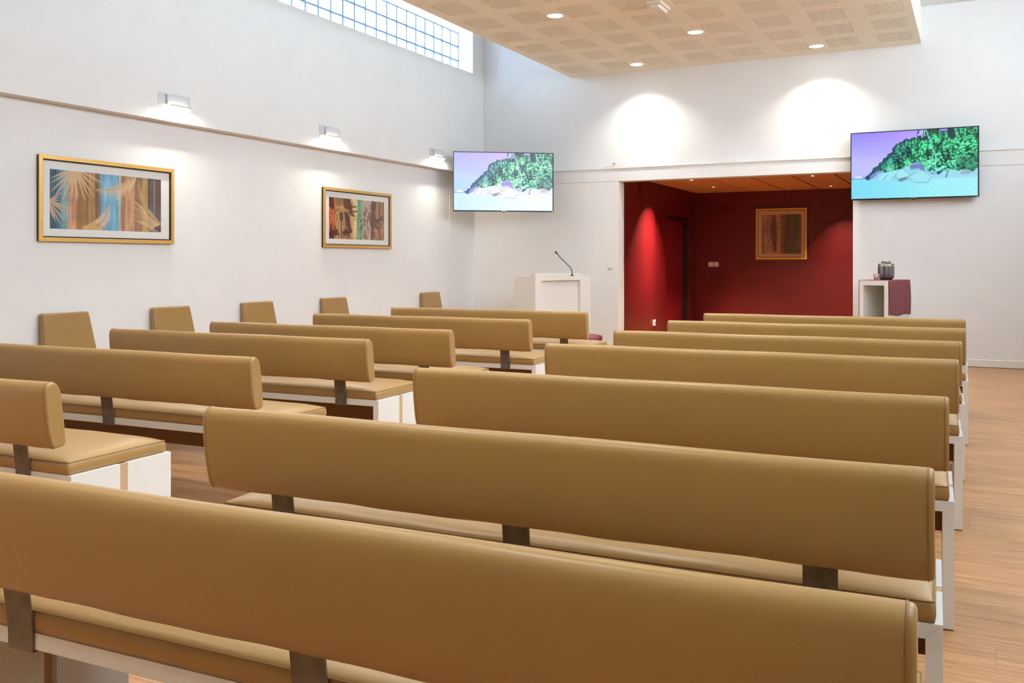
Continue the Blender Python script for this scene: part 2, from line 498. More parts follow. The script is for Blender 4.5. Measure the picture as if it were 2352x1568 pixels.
# emergency light
t = tag(empty('emergency_light', (-2.80, 8.80, ZB)), 'small white emergency light on the dropped ceiling at the top edge', 'emergency light')
MB().box((-.075, -.16, -.03), (.075, .16, 0)).build('base', 'cream', t, bevel=.006)
rs = []
for y in (-.14, -.13, .13, .14):
    k = .8 if abs(y) > .135 else 1
    rs.append([(-.055*k, y, -.03), (-.05*k, y, -.03 - .035*k), (.05*k, y, -.03 - .035*k), (.055*k, y, -.03)])
MB().rings(rs, smooth=False).build('lens_cover', 'emlens', t, bevel=.006)

# ------------------------------------------------------------------ alcove
AX0, AX1, AY1, AZ = OX0, OX1 + .02, 15.56, 2.374
AYs, DY0, DY1, DZ = 13.265, 13.877, 15.18, 1.936
b = MB()
b.box((AX0 - .2, D + .2, 0), (AX0, AYs, AZ + .1))
b.box((AX0 - .2, AYs, 0), (AX0 - .02, DY0, AZ + .1))
b.box((AX0 - .2, DY0, DZ), (AX0 - .02, DY1, AZ + .1))
b.box((AX0 - .2, DY1, 0), (AX0 - .02, AY1 + .1, AZ + .1))
wal = struct(b.build('wall_alcove_left', 'red'), 'dark red left wall of the alcove', 'wall')
struct(MB().box((AX0 - .2, AY1, 0), (AX1 + .2, AY1 + .1, AZ + .1)).build('wall_alcove_back', 'red'), 'dark red rear wall of the alcove', 'wall')
struct(MB().box((AX1, D + .2, 0), (AX1 + .2, AY1, AZ + .1)).build('wall_alcove_right', 'red'), 'dark red right wall of the alcove', 'wall')
# jamb track on the left of the opening
struct(MB().box((OX0 + .0, D + .07, 0), (OX0 + .012, D + .10, OZ)).box((OX0, D + .135, 0), (OX0 + .012, D + .165, OZ)).build('trim_2', 'cream'), 'slim cream track in the left jamb of the alcove opening', 'door track')
# door in the left wall
dr = struct(MB().box((AX0 - .16, DY0, 0), (AX0 - .12, DY1, DZ)).build('door_1', 'reddoor', bevel=.003), 'dark red door recessed in the alcove left wall', 'door')
MB().box((AX0 - .12, DY0, DZ - .07), (AX0 - .03, DY1, DZ)).build('door_head', 'darktrim', dr)
MB().box((AX0 - .12, DY1 - .03, 0), (AX0 - .03, DY1, DZ - .07)).build('door_post', 'darktrim', dr)
# tiled ceiling
ac = struct(MB().box((AX0 - .2, D + .2, AZ + .012), (AX1 + .2, AY1 + .1, AZ + .05)).build('ceiling_alcove', 'joint'), 'tan tiled ceiling of the alcove', 'ceiling')
xe = [AX0, -3.9, -3.343, -2.787, -2.23, -1.673, AX1]
ye = [D + .2, 13.1, 14.33, AY1]
for i in range(6):
    MB().box((xe[i] + .011, ye[0], AZ), (xe[i+1] - .011, AY1, AZ + .012)).build('ceiling_board', 'tile', ac, bevel=.003)
for x, y, tx, ty, sp, pf_, l in ((-3.63, 12.97, -22, 0, 78, 1.25, 'small spot in the alcove ceiling nearest the red left wall'), (-3.66, 14.33, 6, 8, 60, .6, 'small spot in the alcove ceiling behind the left one'),
                (-1.97, 13.06, -8, 24, 84, 1.0, 'small spot in the alcove ceiling near the right opening edge'), (-1.98, 14.95, 10, 12, 76, .4, 'small spot deepest in the alcove on the right')):
    t = tag(empty('spotlight', (x, y, AZ)), l, 'ceiling light', 'small spots in the alcove ceiling')
    MB().lathe([(.026, -.001), (.03, -.006), (.042, -.004), (.043, .0)], 24, cap0=False, cap1=False).build('rim', 'chrome', t)
    MB().lathe([(.0265, -.003), (.001, -.004)], 24, cap0=False).build('lens', 'lens_small', t)
    area('lamp', (0, 0, -.012), ALCOVE_W*pf_, (1.0, .80, .58), 'DISK', .045, spread=sp, parent=t, rot=(R(ty), R(-tx), 0))

# ------------------------------------------------------------------ pictures painted as point colours on fine grids
class Canvas:
    def __init__(s, w, h, fn=None):
        s.w, s.h = w, h; s.a = np.zeros((h, w, 3)); s.fn = fn
        s.X, s.Y = np.meshgrid((np.arange(w) + .5), (np.arange(h) + .5))
    def noise(s, sx, sy, oct=3, seed=0):
        r = np.random.default_rng(seed); out = np.zeros((s.h, s.w)); amp = 1; tot = 0
        for o in range(oct):
            gx, gy = max(2, int(sx * 2**o)), max(2, int(sy * 2**o))
            g = r.random((gy + 2, gx + 2))
            u = s.X / s.w * gx; v = s.Y / s.h * gy
            i, j = u.astype(int), v.astype(int); fu, fv = u - i, v - j
            fu = fu*fu*(3-2*fu); fv = fv*fv*(3-2*fv)
            out += amp * ((g[j, i]*(1-fu) + g[j, i+1]*fu)*(1-fv) + (g[j+1, i]*(1-fu) + g[j+1, i+1]*fu)*fv)
            tot += amp; amp *= .55
        return out / tot
    def P(s, pts): return [((x, y) if s.fn is None else s.fn(x, y)) for x, y in pts]
    def pmask(s, pts):
        p = [(x*s.w, y*s.h) for x, y in s.P(pts)]
        m = np.zeros((s.h, s.w), bool); n = len(p)
        for i in range(n):
            x0, y0 = p[i]; x1, y1 = p[(i+1) % n]
            if y0 == y1: continue
            c = ((y0 <= s.Y) != (y1 <= s.Y)) & (s.X < (x1-x0)*(s.Y-y0)/(y1-y0) + x0)
            m ^= c
        return m
    def put(s, m, col, al=1.0):
        m = m.astype(float) * al; col = np.asarray(col, float)
        s.a = s.a*(1-m[..., None]) + col*m[..., None]
    def poly(s, pts, col, al=1.0): s.put(s.pmask(pts), col, al)
    def line(s, p0, p1, w0, w1, col, al=1.0):
        (x0, y0), (x1, y1) = [(x*s.w, y*s.h) for x, y in s.P([p0, p1])]
        dx, dy = x1-x0, y1-y0; L = dx*dx + dy*dy + 1e-9
        t = np.clip(((s.X-x0)*dx + (s.Y-y0)*dy)/L, 0, 1)
        d = np.hypot(s.X-x0-t*dx, s.Y-y0-t*dy); ww = w0 + (w1-w0)*t
        s.put(np.clip(ww/2 - d + .5, 0, 1), col, al)
    def leaf(s, p0, p1, w, col, al=1.0):
        (x0, y0), (x1, y1) = [(x*s.w, y*s.h) for x, y in s.P([p0, p1])]
        dx, dy = x1-x0, y1-y0; L = dx*dx + dy*dy + 1e-9
        t = np.clip(((s.X-x0)*dx + (s.Y-y0)*dy)/L, 0, 1)
        d = np.hypot(s.X-x0-t*dx, s.Y-y0-t*dy); ww = w * np.sin(np.pi*np.clip(t*.93+.07, 0, 1))**.7
        s.put(np.clip(ww/2 - d + .5, 0, 1), col, al)
    def mesh(s, name, width, height, m):
        """flat picture in the local x (right), z (up) plane, facing -y, one face per colour cell"""
        w, h = s.w, s.h
        xg = np.linspace(-width/2, width/2, w+1); zg = np.linspace(height/2, -height/2, h+1)
        V = np.zeros((h+1, w+1, 3)); V[..., 0] = xg[None, :]; V[..., 2] = zg[:, None]
        idx = np.arange((h+1)*(w+1)).reshape(h+1, w+1)
        F = np.stack([idx[1:, :-1], idx[1:, 1:], idx[:-1, 1:], idx[:-1, :-1]], -1).reshape(-1, 4)
        me = bpy.data.meshes.new(name)
        me.vertices.add(V.size//3); me.vertices.foreach_set('co', V.ravel())
        me.loops.add(F.size); me.loops.foreach_set('vertex_index', F.ravel().astype(np.int32))
        me.polygons.add(len(F)); me.polygons.foreach_set('loop_start', np.arange(0, F.size, 4, dtype=np.int32))
        me.update(); me.validate()
        # corner colours: smooth mean of the neighbouring cells
        p = np.pad(lin(np.clip(s.a, 0, 255)), ((1, 1), (1, 1), (0, 0)), mode='edge')
        c = (p[:-1, :-1] + p[1:, :-1] + p[:-1, 1:] + p[1:, 1:]) / 4
        at = me.color_attributes.new('picture', 'FLOAT_COLOR', 'POINT')
        rgba = np.ones(((h+1)*(w+1), 4)); rgba[:, :3] = c.reshape(-1, 3)
        at.data.foreach_set('color', rgba.ravel())
        me.materials.append(m); return me

# --- beach picture on the screens (coordinates read as 2352 x 1421 cells, screen from 18,85 to 2262,1345)
def beach(teal=False):
    c = Canvas(420, 236, lambda x, y: ((x-18)/2244, (y-85)/1260))
    u, v = c.X/c.w, c.Y/c.h
    def mixc(a, b_, t): t = np.clip(t, 0, 1)[..., None]; return np.asarray(a, float)*(1-t) + np.asarray(b_, float)*t
    sky = mixc((150, 138, 244), (190, 192, 254), v/.5) if teal else mixc((180, 168, 252), (178, 205, 254), v/.5)
    n = c.noise(3, 5, 3, 1)
    sky = sky + (n[..., None]-.5)*np.array([40, 10, 4])
    pk = np.exp(-((u-.5)/.12)**2 - ((v-.08)/.12)**2)[..., None]
    c.a = sky*(1-.6*pk) + np.array([196, 172, 246] if teal else [212, 184, 248])*.6*pk
    n2 = c.noise(60, 45, 2, 2); sea = mixc((200, 228, 253), (232, 246, 255), (u-.1)/.6) + (n2[..., None]-.5)*8
    m = v > .703
    c.a[m] = sea[m]
    c.poly([(18,950),(70,945),(110,910),(170,905),(230,930),(330,945),(340,968),(18,968)], (110,120,205))
    c.poly([(60,950),(100,912),(170,906),(225,928),(240,955),(60,958)], (232,232,250))
    # foliage
    hill = [(280,955),(330,900),(400,850),(430,775),(480,760),(510,720),(560,670),(610,640),(620,600),(690,560),(700,520),(760,500),(795,470),(785,420),(840,340),(930,300),(980,290),(1000,250),(1050,255),(1075,290),(1120,240),(1200,225),(1260,205),(1300,240),(1340,200),(1350,85),(1610,85),(1625,130),(1700,125),(1745,130),(1755,85),(2265,85),(2265,990),(300,990)]
    hm = c.pmask(hill)
    nb = c.noise(13, 8, 2, 3); nf = c.noise(84, 50, 3, 4); nn = rng.random((c.h, c.w))
    val = np.clip((nb-.5)*1.7 + (nf-.5)*2.5 + (nn-.5)*.5 + .40, 0, 1)
    st = [np.array(q, float) for q in ((12, 40, 52), (18, 92, 84), (44, 156, 112), (112, 216, 162), (184, 246, 206))]
    idx = np.clip(val*4, 0, 3.999); i0 = idx.astype(int); f = (idx-i0)[..., None]
    SA = np.array(st); fol = SA[i0]*(1-f) + SA[i0+1]*f
    ed = np.clip(1-(u-(.13+.36*(.68-v)/.6))/.16, 0, 1)*np.clip((v-.05)/.3, 0, 1)
    blue = np.array([34, 52, 140])
    fol = fol*(1-.45*ed[..., None]) + blue*.45*ed[..., None]
    dk = ((u > .83) & (v > .42))[..., None]*.35
    fol = fol*(1-dk) + np.array([20, 34, 60])*dk
    c.a[hm] = fol[hm]
    # bumpy edge of the crowns
    for i in range(len(hill)-9):
        x0, y0 = hill[i]; x1, y1 = hill[i+1]
        for k in range(3):
            t = random.random(); px, py = x0+(x1-x0)*t, y0+(y1-y0)*t
            if py > 120: c.line((px, py), (px+8, py+6), 7, 7, random.choice([(28,60,110),(30,100,96),(24,60,80)]))
    # dark columns and palms at the top
    for x in range(1340, 1600, 14): c.line((x, 85), (x+random.randint(-14, 14), 150+random.randint(0, 110)), 3, 2, random.choice([(24,56,58),(40,96,80),(16,40,46)]))
    for x in range(1750, 1880, 12): c.line((x, 85), (x, 230+random.randint(0, 60)), 3, 3, random.choice([(24,56,58),(34,70,60),(16,40,46)]))
    for p in [(1210,180),(1235,150),(1260,140),(1285,240),(1310,200),(1330,170)]: c.line((p[0]+30, 85), p, 4, 2, (58,84,150))
    for p in [(1260,170),(1300,230),(1290,150),(1340,210)]: c.line((p[0]+8, 85), p, 3, 2, (226,226,248))
    c.line((1368, 85), (1562, 668), 3.5, 4.5, (205, 208, 236))
    c.line((1390, 470), (1410, 640), 9, 5, (34, 60, 54))
    c.line((1866, 85), (1916, 300), 3, 2.5, (160, 176, 222))
    # rocks
    white, lil, dkr = (240, 240, 252), (198, 192, 240), (92, 84, 150)
    c.poly([(350,990),(400,890),(480,830),(560,815),(640,860),(700,850),(840,815),(960,800),(1080,740),(1160,690),(1240,675),(1290,710),(1350,800),(1360,880),(1450,830),(1520,860),(1600,900),(1680,850),(1780,840),(1900,850),(1930,880),(2010,850),(2110,870),(2190,905),(2230,850),(2265,835),(2265,1000),(1450,1010),(1400,1075),(1180,1060),(880,1030)], (226, 224, 246))
    c.poly([(335,985),(380,900),(480,830),(560,815),(600,850),(500,880),(420,960)], (150, 150, 222))
    c.poly([(1080,745),(1160,690),(1240,675),(1290,710),(1350,800),(1360,870),(1300,850),(1240,800),(1100,810)], (170, 156, 220))
    for x in range(1090, 1340, 18): c.line((x, 730+abs(x-1230)*.1), (x+6, 840), 2, 1, (122, 100, 186), .7)
    c.poly([(500,995),(580,900),(700,850),(850,815),(830,900),(750,1000)], white)
    c.poly([(860,960),(880,850),(970,790),(1080,890),(1090,940),(930,970)], white)
    c.poly([(1100,940),(1200,820),(1330,880),(1450,990),(1390,1075),(1180,1060),(1120,1020)], (236, 236, 248))
    c.poly([(880,1030),(900,980),(1070,945),(1000,1020)], (150, 142, 150))
    c.poly([(1010,1025),(1090,945),(1140,1015)], (218, 212, 214))
    for a_, b2 in (((350,990),(460,880)),((470,985),(500,900)),((600,990),(700,890)),((760,990),(840,900)),((830,960),(880,1010)),((970,800),(1090,930)),((1090,930),(1240,850)),((1390,1075),(1460,990)),((1180,1065),(1390,1075)),((880,1030),(960,1040))):
        c.line(a_, b2, 1.6, 1.2, dkr, .8)
    # bush in front of the rocks
    bm_ = c.pmask([(1480,720),(1560,660),(1680,650),(1800,700),(1900,760),(1960,880),(1850,860),(1760,880),(1640,850),(1560,880),(1500,800)]) & (nf > .44)
    c.a[bm_] = np.clip(fol[bm_]*1.15 + 12, 0, 255)
    dm = c.pmask([(1360,880),(1450,780),(1560,880),(1700,850),(1600,930),(1520,945),(1440,900)]) & (nf > .5); c.a[dm] = (36, 60, 130)
    c.line((1720, 985), (1745, 900), 3.5, 2, (60, 62, 96)); c.line((1745, 900), (1700, 800), 2, 1, (96, 110, 150)); c.line((1745, 900), (1800, 810), 2, 1, (96, 110, 150))
    c.poly([(1960,930),(2010,850),(2110,870),(2190,905),(2120,945),(1990,945)], (196, 190, 196))
    if teal:      # colour cast of the second screen: green-blue light parts, vivid greens
        below = np.clip((v-.66)/.05, 0, 1); rk = np.clip((c.a.min(-1)-120)/60, 0, 1)*(v > .4)*hm
        w_ = np.maximum(below, rk)[..., None]
        c.a = c.a*(1-w_) + np.stack([c.a[..., 0]*.62 + 20*u, c.a[..., 1]*.965, c.a[..., 2]*.965], -1)*w_
        g = (hm & (w_[..., 0] < .5))[..., None]
        c.a = np.where(g, c.a*np.array([.55, 1.0, .86]), c.a)
    return c
BEACH = beach(); BEACH_TEAL = beach(True)
def television(name, loc, rz, m, label, arm):
    t = tag(empty(name, loc, rz), label, 'television')
    Wd, Ht = 1.366, .802
    b = MB(); f0 = .010; bt = .018
    b.box((-Wd/2, -.012, -Ht/2), (Wd/2, .0, -Ht/2 + bt)); b.box((-Wd/2, -.012, Ht/2 - f0), (Wd/2, 0, Ht/2))
    b.box((-Wd/2, -.012, -Ht/2 + bt), (-Wd/2 + f0, 0, Ht/2 - f0)); b.box((Wd/2 - f0 - .004, -.012, -Ht/2 + bt), (Wd/2, 0, Ht/2 - f0))
    b.build('bezel', 'black', t)
    rs = []
    for y, k in ((0, 1), (.03, .995), (.045, .9), (.065, .7)):
        rs.append([(-Wd/2*k, y, -Ht/2*k), (Wd/2*k, y, -Ht/2*k), (Wd/2*k, y, Ht/2*k), (-Wd/2*k, y, Ht/2*k)])
    MB().rings(rs, smooth=False).build('back_cover', 'black', t)
    me = (BEACH if m == M['tv_a'] else BEACH_TEAL).mesh('beach', Wd - 2*f0 - .002, Ht - f0 - bt, m)
    s_ = obj('screen', me, t, (-.001, -.006, (bt - f0)/2))
    MB().box((-.03, -.0135, -Ht/2 + .005), (.03, -.012, -Ht/2 + .012)).build('logo_bar', 'chrome', t)
    MB().box((-.02, -.008, -Ht/2 - .008), (.02, .01, -Ht/2)).build('sensor', 'black', t, bevel=.002)
    MB().box((Wd/2 - .02, -.0135, -Ht/2 + .004), (Wd/2 - .008, -.012, -Ht/2 + .012)).build('indicator', 'plastic', t)
    b = MB().box((-.2, .065, -.2), (.2, .075, .2))
    b.box((-.03, .075, -.05), (.03, arm, .05))
    b.build('wall_mount', 'rubber', t)
    return t
television('television', (-5.657, 11.001, 2.27), R(26.695 + 9), M['tv_a'], 'flat television showing a lavender sky beach, hung across the corner above the lectern', .885)
television('television', (-.630, 11.602, 2.327), 0.0, M['tv_b'], 'flat television with a teal tinted beach, flat on the wall right of the alcove', .106)

# --- art prints
def art_one():
    def fn(x, y):
        k = (x-142)/2002; top = 130 + k*215; bot = 1215 + k*70
        return k, (y-top)/(bot-top)
    c = Canvas(520, 232, fn); u, v = c.X/c.w, c.Y/c.h
    st = [(0,(66,104,122)),(.05,(58,92,112)),(.1,(112,158,172)),(.14,(146,182,186)),(.157,(206,160,122)),(.215,(196,142,104)),(.225,(158,112,66)),(.3,(172,126,72)),(.312,(132,102,82)),(.333,(196,148,84)),(.375,(178,132,78)),(.385,(122,94,72)),(.42,(126,116,96)),(.43,(128,182,212)),(.58,(120,176,206)),(.597,(150,184,198)),(.603,(226,204,172)),(.615,(178,128,82)),(.64,(160,118,88)),(.66,(196,150,114)),(.735,(190,144,110)),(.745,(132,98,76)),(.8,(150,112,78)),(.82,(184,146,82)),(.865,(176,138,80)),(.875,(96,82,90)),(.925,(92,80,88)),(.932,(178,140,88)),(.94,(100,80,80)),(1,(106,80,74))]
    for k in range(3): c.a[..., k] = np.interp(u, [q[0] for q in st], [q[1][k] for q in st])
    n = c.noise(90, 3, 2, 11); n2 = c.noise(4, 4, 3, 12); n3 = c.noise(30, 90, 1, 13)
    c.a *= (1 + (n-.5)*.35 + (n2-.5)*.2 + (n3-.5)*.1)[..., None]
    tan, tan2, pk = (218,186,148), (196,160,118), (236,196,166)
    for p in [(160,300),(160,390),(150,560),(210,650),(330,750),(490,700),(575,770),(600,730),(735,740),(800,660),(860,610),(900,470),(1040,400),(700,600)]:
        c.leaf((560,120), p, 7.0, tan); c.line((560,120), p, 1.4, .6, tan2, .8)
    c.poly([(440,160),(680,170),(640,330),(560,420),(430,360)], tan, .55)
    for p in [(350,545),(300,640),(300,700),(390,790),(470,880),(520,1000),(430,1130),(330,1170),(250,1120),(200,1030)]:
        c.leaf((120,720), p, 7, (214,180,150), .9); c.line((120,720), p, 1.3, .6, (120,92,84), .5)
    # curved feathery frond
    pts = []
    for i in range(60):
        t = i/59; x = (1-t)**2*1650 + 2*t*(1-t)*1480 + t*t*930; y = (1-t)**2*290 + 2*t*(1-t)*560 + t*t*510
        pts.append((x, y))
    for i, (x, y) in enumerate(pts):
        t = i/59; L = 190*math.sin(math.pi*(.12+.82*t))
        ax = -.55*L if t > .3 else -.2*L
        c.line((x, y), (x+ax*.6, y+L), 2.2, .7, (232,202,160) if i % 3 else (206,172,124))
        c.line((x, y), (x-L*.75, y-L*.22), 2.0, .7, (222,190,144) if i % 3 else (190,156,110))
    for a_, b2 in zip(pts, pts[1:]): c.line(a_, b2, 1.6, 1.6, (180,146,100))
    # lower right frond
    for i in range(34):
        t = i/33; x = 2150-380*t; y = 1140-260*t*t-60*t
        c.line((x, y), (1500+random.randint(-20,60)+ (1-t)*220, 640+ (1-t)*650 + random.randint(-12,12)), 2.0, .7, (232,196,152) if i % 3 else (196,156,110))
    for i in range(30):
        t = i/29; x = 2150-420*t; y = 1130-420*t*t-40*t
        c.line((x, y), (x-190*(1-t)-40, y-330+80*(1-t)), 2.0, .7, (222,188,130) if i % 2 else (150,116,72))
    for i in range(12):
        t = i/11; c.line((2150-500*t, 1130-60*t), (1800+340*t, 1290), 2.2, .8, (226,190,140))
    # fern
    st_ = [(820,1260),(930,1180),(1050,1060),(1120,930),(1160,790)]
    def at(t):
        k = t*4; i = min(3, int(k)); f = k-i
        return st_[i][0]*(1-f)+st_[i+1][0]*f, st_[i][1]*(1-f)+st_[i+1][1]*f
    for i in range(17):
        t = i/16; x, y = at(t); L = 160*(1-t)**.7+18; col = pk if t > .35 else (214,176,122)
        c.leaf((x, y), (x-L*.85, y-L*.42), 9*(1-t)+4, col); c.leaf((x, y), (x+L*.75, y+L*.35), 9*(1-t)+4, col)
        c.line((x, y), (x-L*.85, y-L*.42), .9, .5, (178,130,96), .6); c.line((x, y), (x+L*.75, y+L*.35), .9, .5, (178,130,96), .6)
    return c
def art_two():
    def fn(x, y):
        k = (x-200)/1322; top = 285 + k*130; bot = 1283 + k*45
        return k, (y-top)/(bot-top)
    c = Canvas(220, 100, fn); u, v = c.X/c.w, c.Y/c.h
    st = [(0,(88,34,30)),(.085,(100,38,34)),(.092,(176,132,84)),(.2,(190,150,96)),(.36,(160,118,86)),(.365,(176,142,110)),(.41,(190,156,116)),(.415,(232,192,126)),(.485,(236,198,134)),(.492,(108,160,124)),(.58,(118,170,134)),(.588,(184,158,140)),(.74,(190,170,156)),(.748,(140,104,76)),(.82,(172,128,94)),(.91,(176,132,98)),(1,(164,120,88))]
    for k in range(3): c.a[..., k] = np.interp(u, [q[0] for q in st], [q[1][k] for q in st])
    m = (u < .088)
    og = np.clip(1-abs(v-.55)/.4, 0, 1)*m*c.noise(30, 4, 2, 21)
    c.put(og*1.6 > .25, (226,112,42), .8)
    c.a *= (1 + (c.noise(70, 8, 2, 22)-.5)*.5 + (c.noise(20, 60, 2, 23)-.5)*.25)[..., None]
    D1, D2 = (96,58,46), (104,78,62)
    c.poly([(520,300),(690,330),(690,600),(560,560),(520,480)], D1, .85)
    c.poly([(335,290),(520,300),(500,480),(420,520),(350,480)], (130,92,60), .7)
    for x0, y0, x1, y1, w in ((470,640,490,900,15),(600,680,650,1000,18),(560,660,700,1130,15),(690,1060,700,1150,14),(690,420,720,720,9),(660,640,800,760,8),(700,640,860,630,5),(690,520,850,520,5)):
        c.leaf((x0,y0), (x1,y1), w, D1, .92)
    c.line((483,700), (478,1290), 3, 3, D1); c.line((590,760), (598,1290), 3, 3, D1)
    for p in [(500,1130),(520,1250),(490,1170),(680,1250),(700,1150),(630,1060),(540,1050)]: c.leaf((595,1110), p, 5, D1)
    for p in [(420,1060),(440,1210),(400,1190),(410,1120),(350,1230),(340,960)]: c.leaf((325,1120), p, 6, D1)
    for p in [(480,560),(370,640),(340,740),(420,600)]: c.leaf((335,600), p, 4, (140,104,64), .8)
    for x0, y0, x1, y1, w in ((930,830,945,900,8),(965,960,935,1080,9),(930,1270,950,1290,8)): c.leaf((x0,y0), (x1,y1), w, (60,96,82), .9)
    for x0, y0, x1, y1, w in ((1060,530,1080,700,9),(1000,620,1080,790,8),(985,820,1060,850,8),(1150,640,1090,960,9),(1060,860,990,1010,6),(1100,960,1130,1120,6),(1040,1140,1020,1290,10),(1060,1220,1090,1300,8),(1080,860,1180,640,5)): c.leaf((x0,y0), (x1,y1), w, (138,92,78), .85)
    for x0, y0, x1, y1, w in ((1260,400,1200,640,18),(1300,430,1230,700,14),(1240,640,1230,1080,28),(1250,880,1380,830,9),(1260,960,1390,1060,9),(1280,820,1390,900,8),(1240,1080,1200,1300,12)): c.leaf((x0,y0), (x1,y1), w, D2, .9)
    c.line((1410,410), (1410,1320), 4, 4, (92,70,54))
    for p in [(1520,740),(1520,860),(1500,830),(1330,860),(1320,980)]: c.leaf((1410,800), p, 5, D2)
    return c
def art_three():
    c = Canvas(150, 150, lambda x, y: ((x-235)/1090, (y-275)/1080)); u, v = c.X/c.w, c.Y/c.h
    st = [(0,(178,132,92)),(.12,(196,150,102)),(.3,(204,152,92)),(.48,(206,146,88)),(.5,(136,116,82)),(.7,(120,108,80)),(.85,(130,116,86)),(1,(128,112,82))]
    for k in range(3): c.a[..., k] = np.interp(u, [q[0] for q in st], [q[1][k] for q in st])
    c.a *= (1 + (c.noise(40, 40, 2, 31)-.5)*.4 + (c.noise(6, 40, 2, 32)-.5)*.2)[..., None]
    c.line((270,640), (275,1340), 4, 4, (140,92,64)); c.line((250,650), (330,660), 5, 3, (130,84,60))
    def plume(pts, wl, wr, cl, cr, n=16, edge=(206,170,136)):
        def at(t):
            k = t*(len(pts)-1); i = min(len(pts)-2, int(k)); f = k-i
            return pts[i][0]*(1-f)+pts[i+1][0]*f, pts[i][1]*(1-f)+pts[i+1][1]*f
        for i in range(n):
            t = (i+.5)/n; x, y = at(t); s_ = math.sin(math.pi*(.1+.85*t))**.6
            c.leaf((x, y), (x-wl*s_, y-150+random.randint(-15, 15)), 13, cl, .9); c.leaf((x, y), (x+wr*s_, y-110+random.randint(-15, 15)), 13, cr, .92)
        for i in range(n):
            t = i/n; x, y = at(t); s_ = math.sin(math.pi*(.1+.85*t))**.6
            c.line((x, y), (x-wl*s_, y-150), 1.2, .7, edge, .65); c.line((x, y), (x+wr*s_, y-110), 1.2, .7, edge, .75)
        for i in range(20): c.line(at(i/20), at((i+1)/20), 1.4, 1.4, edge, .8)
    plume([(520,380),(480,560),(470,800),(510,1020),(580,1330)], 170, 190, (170,124,100), (98,62,58))
    plume([(1010,300),(1010,600),(1000,900),(980,1100),(900,1330)], 130, 90, (104,84,62), (84,78,62), 14, (150,130,104))
    plume([(1080,280),(1090,500),(1080,800),(1020,1050),(960,1330)], 60, 210, (112,92,70), (96,96,84), 16, (160,150,132))
    return c

def picture(name, loc, rz, W_, H_, fw, lip, mw, canvas, frame_m, mat_m, label, group=None, depth=.034):
    """origin at the wall side centre, faces local -y"""
    t = tag(empty(name, loc, rz), label, 'picture', group)
    w2, h2 = W_/2, H_/2
    def mitred(nm, a, b_, m, y0, y1):
        # four mitred rails between outer half sizes a and inner half sizes b_
        (ax, az), (bx, bz) = a, b_
        O = [(-ax,-az),(ax,-az),(ax,az),(-ax,az)]; I = [(-bx,-bz),(bx,-bz),(bx,bz),(-bx,bz)]
        for k in range(4):
            j = (k+1) % 4; g = .0004
            q = [O[k], O[j], I[j], I[k]]
            r0 = [(x, y0, z) for x, z in q]; r1 = [(x, y1, z) for x, z in q]
            MB().rings([r0, r1], smooth=False).build(nm, m, t, bevel=.0012)
    mitred('frame_rail', (w2, h2), (w2 - fw, h2 - fw), frame_m, -depth, -depth + .012)
    mitred('frame_edge', (w2 - .002, h2 - .002), (w2 - fw - lip, h2 - fw - lip), 'frameblack', -depth + .012, -.001)
    iw, ih = w2 - fw, h2 - fw
    pw_, ph_ = canvas[1]/2, canvas[2]/2; ox, oz = canvas[3], canvas[4]
    b = MB(); y = -.0135
    b.box((-iw, y, -ih), (iw, y + .003, -ph_ + oz)); b.box((-iw, y, ph_ + oz), (iw, y + .003, ih))
    b.box((-iw, y, -ph_ + oz), (-pw_ + ox, y + .003, ph_ + oz)); b.box((pw_ + ox, y, -ph_ + oz), (iw, y + .003, ph_ + oz))
    b.build('picture_mat', mat_m, t)
    me = canvas[0].mesh('print', canvas[1], canvas[2], M['print'])
    obj('print', me, t, (ox, -.0118, oz))
    MB().box((-iw, -.0175, -ih), (iw, -.0165, ih)).build('picture_glass', 'pane', t)
    return t
# pictures on the left wall face +x : local -y -> +x means rotate by +90 deg
picture('framed_picture', (XL, 5.388, 1.697), R(90), 1.345, .678, .032, .010, .08, (art_one(), 1.107, .470, -.015, -.002), 'gold', 'mat',
        'wide gold framed print of pale palm leaves on blue and brown stripes', 'framed prints on the left wall')
picture('framed_picture', (XL, 8.872, 1.697), R(90), 1.335, .678, .032, .010, .08, (art_two(), 1.082, .470, -.01, -.003), 'gold', 'mat',
        'gold framed print of dark palms on brown and green stripes, nearer the corner', 'framed prints on the left wall')
picture('framed_picture', (-2.842, AY1, 1.657), 0.0, .822, .842, .030, .006, .07, (art_three(), .640, .652, .0, -.004), 'gold2', 'mat3',
        'square yellow gold framed print of two feathery leaves on the red alcove wall')

# ------------------------------------------------------------------ wall sconces
def sconce(y0, y1, label):
    yc = (y0+y1)/2; w = (y1-y0)
    t = tag(empty('wall_sconce', (XU, yc, 2.585)), label, 'wall light', 'wall lights above the ledge of the left wall')
    MB().box((0, -w/2, 0), (.006, w/2, .105)).build('back_plate', 'plate', t, bevel=.002)
    MB().box((.006, -w*.28, .004), (.03, w*.36, .092)).build('housing', 'plate', t, bevel=.003)
    MB().box((.008, -w*.26, -.030), (.060, w*.34, .003)).build('diffuser', 'sconce_glow', t, bevel=.002)
    MB().box((.065, -w*.30, -.012), (.070, w*.40, .004)).build('lip', 'white', t)
    area('lamp', (.036, .01, -.034), SCONCE_W, (1.0, .90, .76), 'RECTANGLE', .05, .22, 180, t)
for a, c_, l in ((5.795, 6.155, 'white metal wall sconce glowing downward, nearest of three on the left wall'),
                 (8.01, 8.37, 'white metal wall sconce glowing downward, middle of three on the left wall'),
                 (10.28, 10.625, 'white metal wall sconce glowing downward, beside the corner television')):
    sconce(a, c_, l)

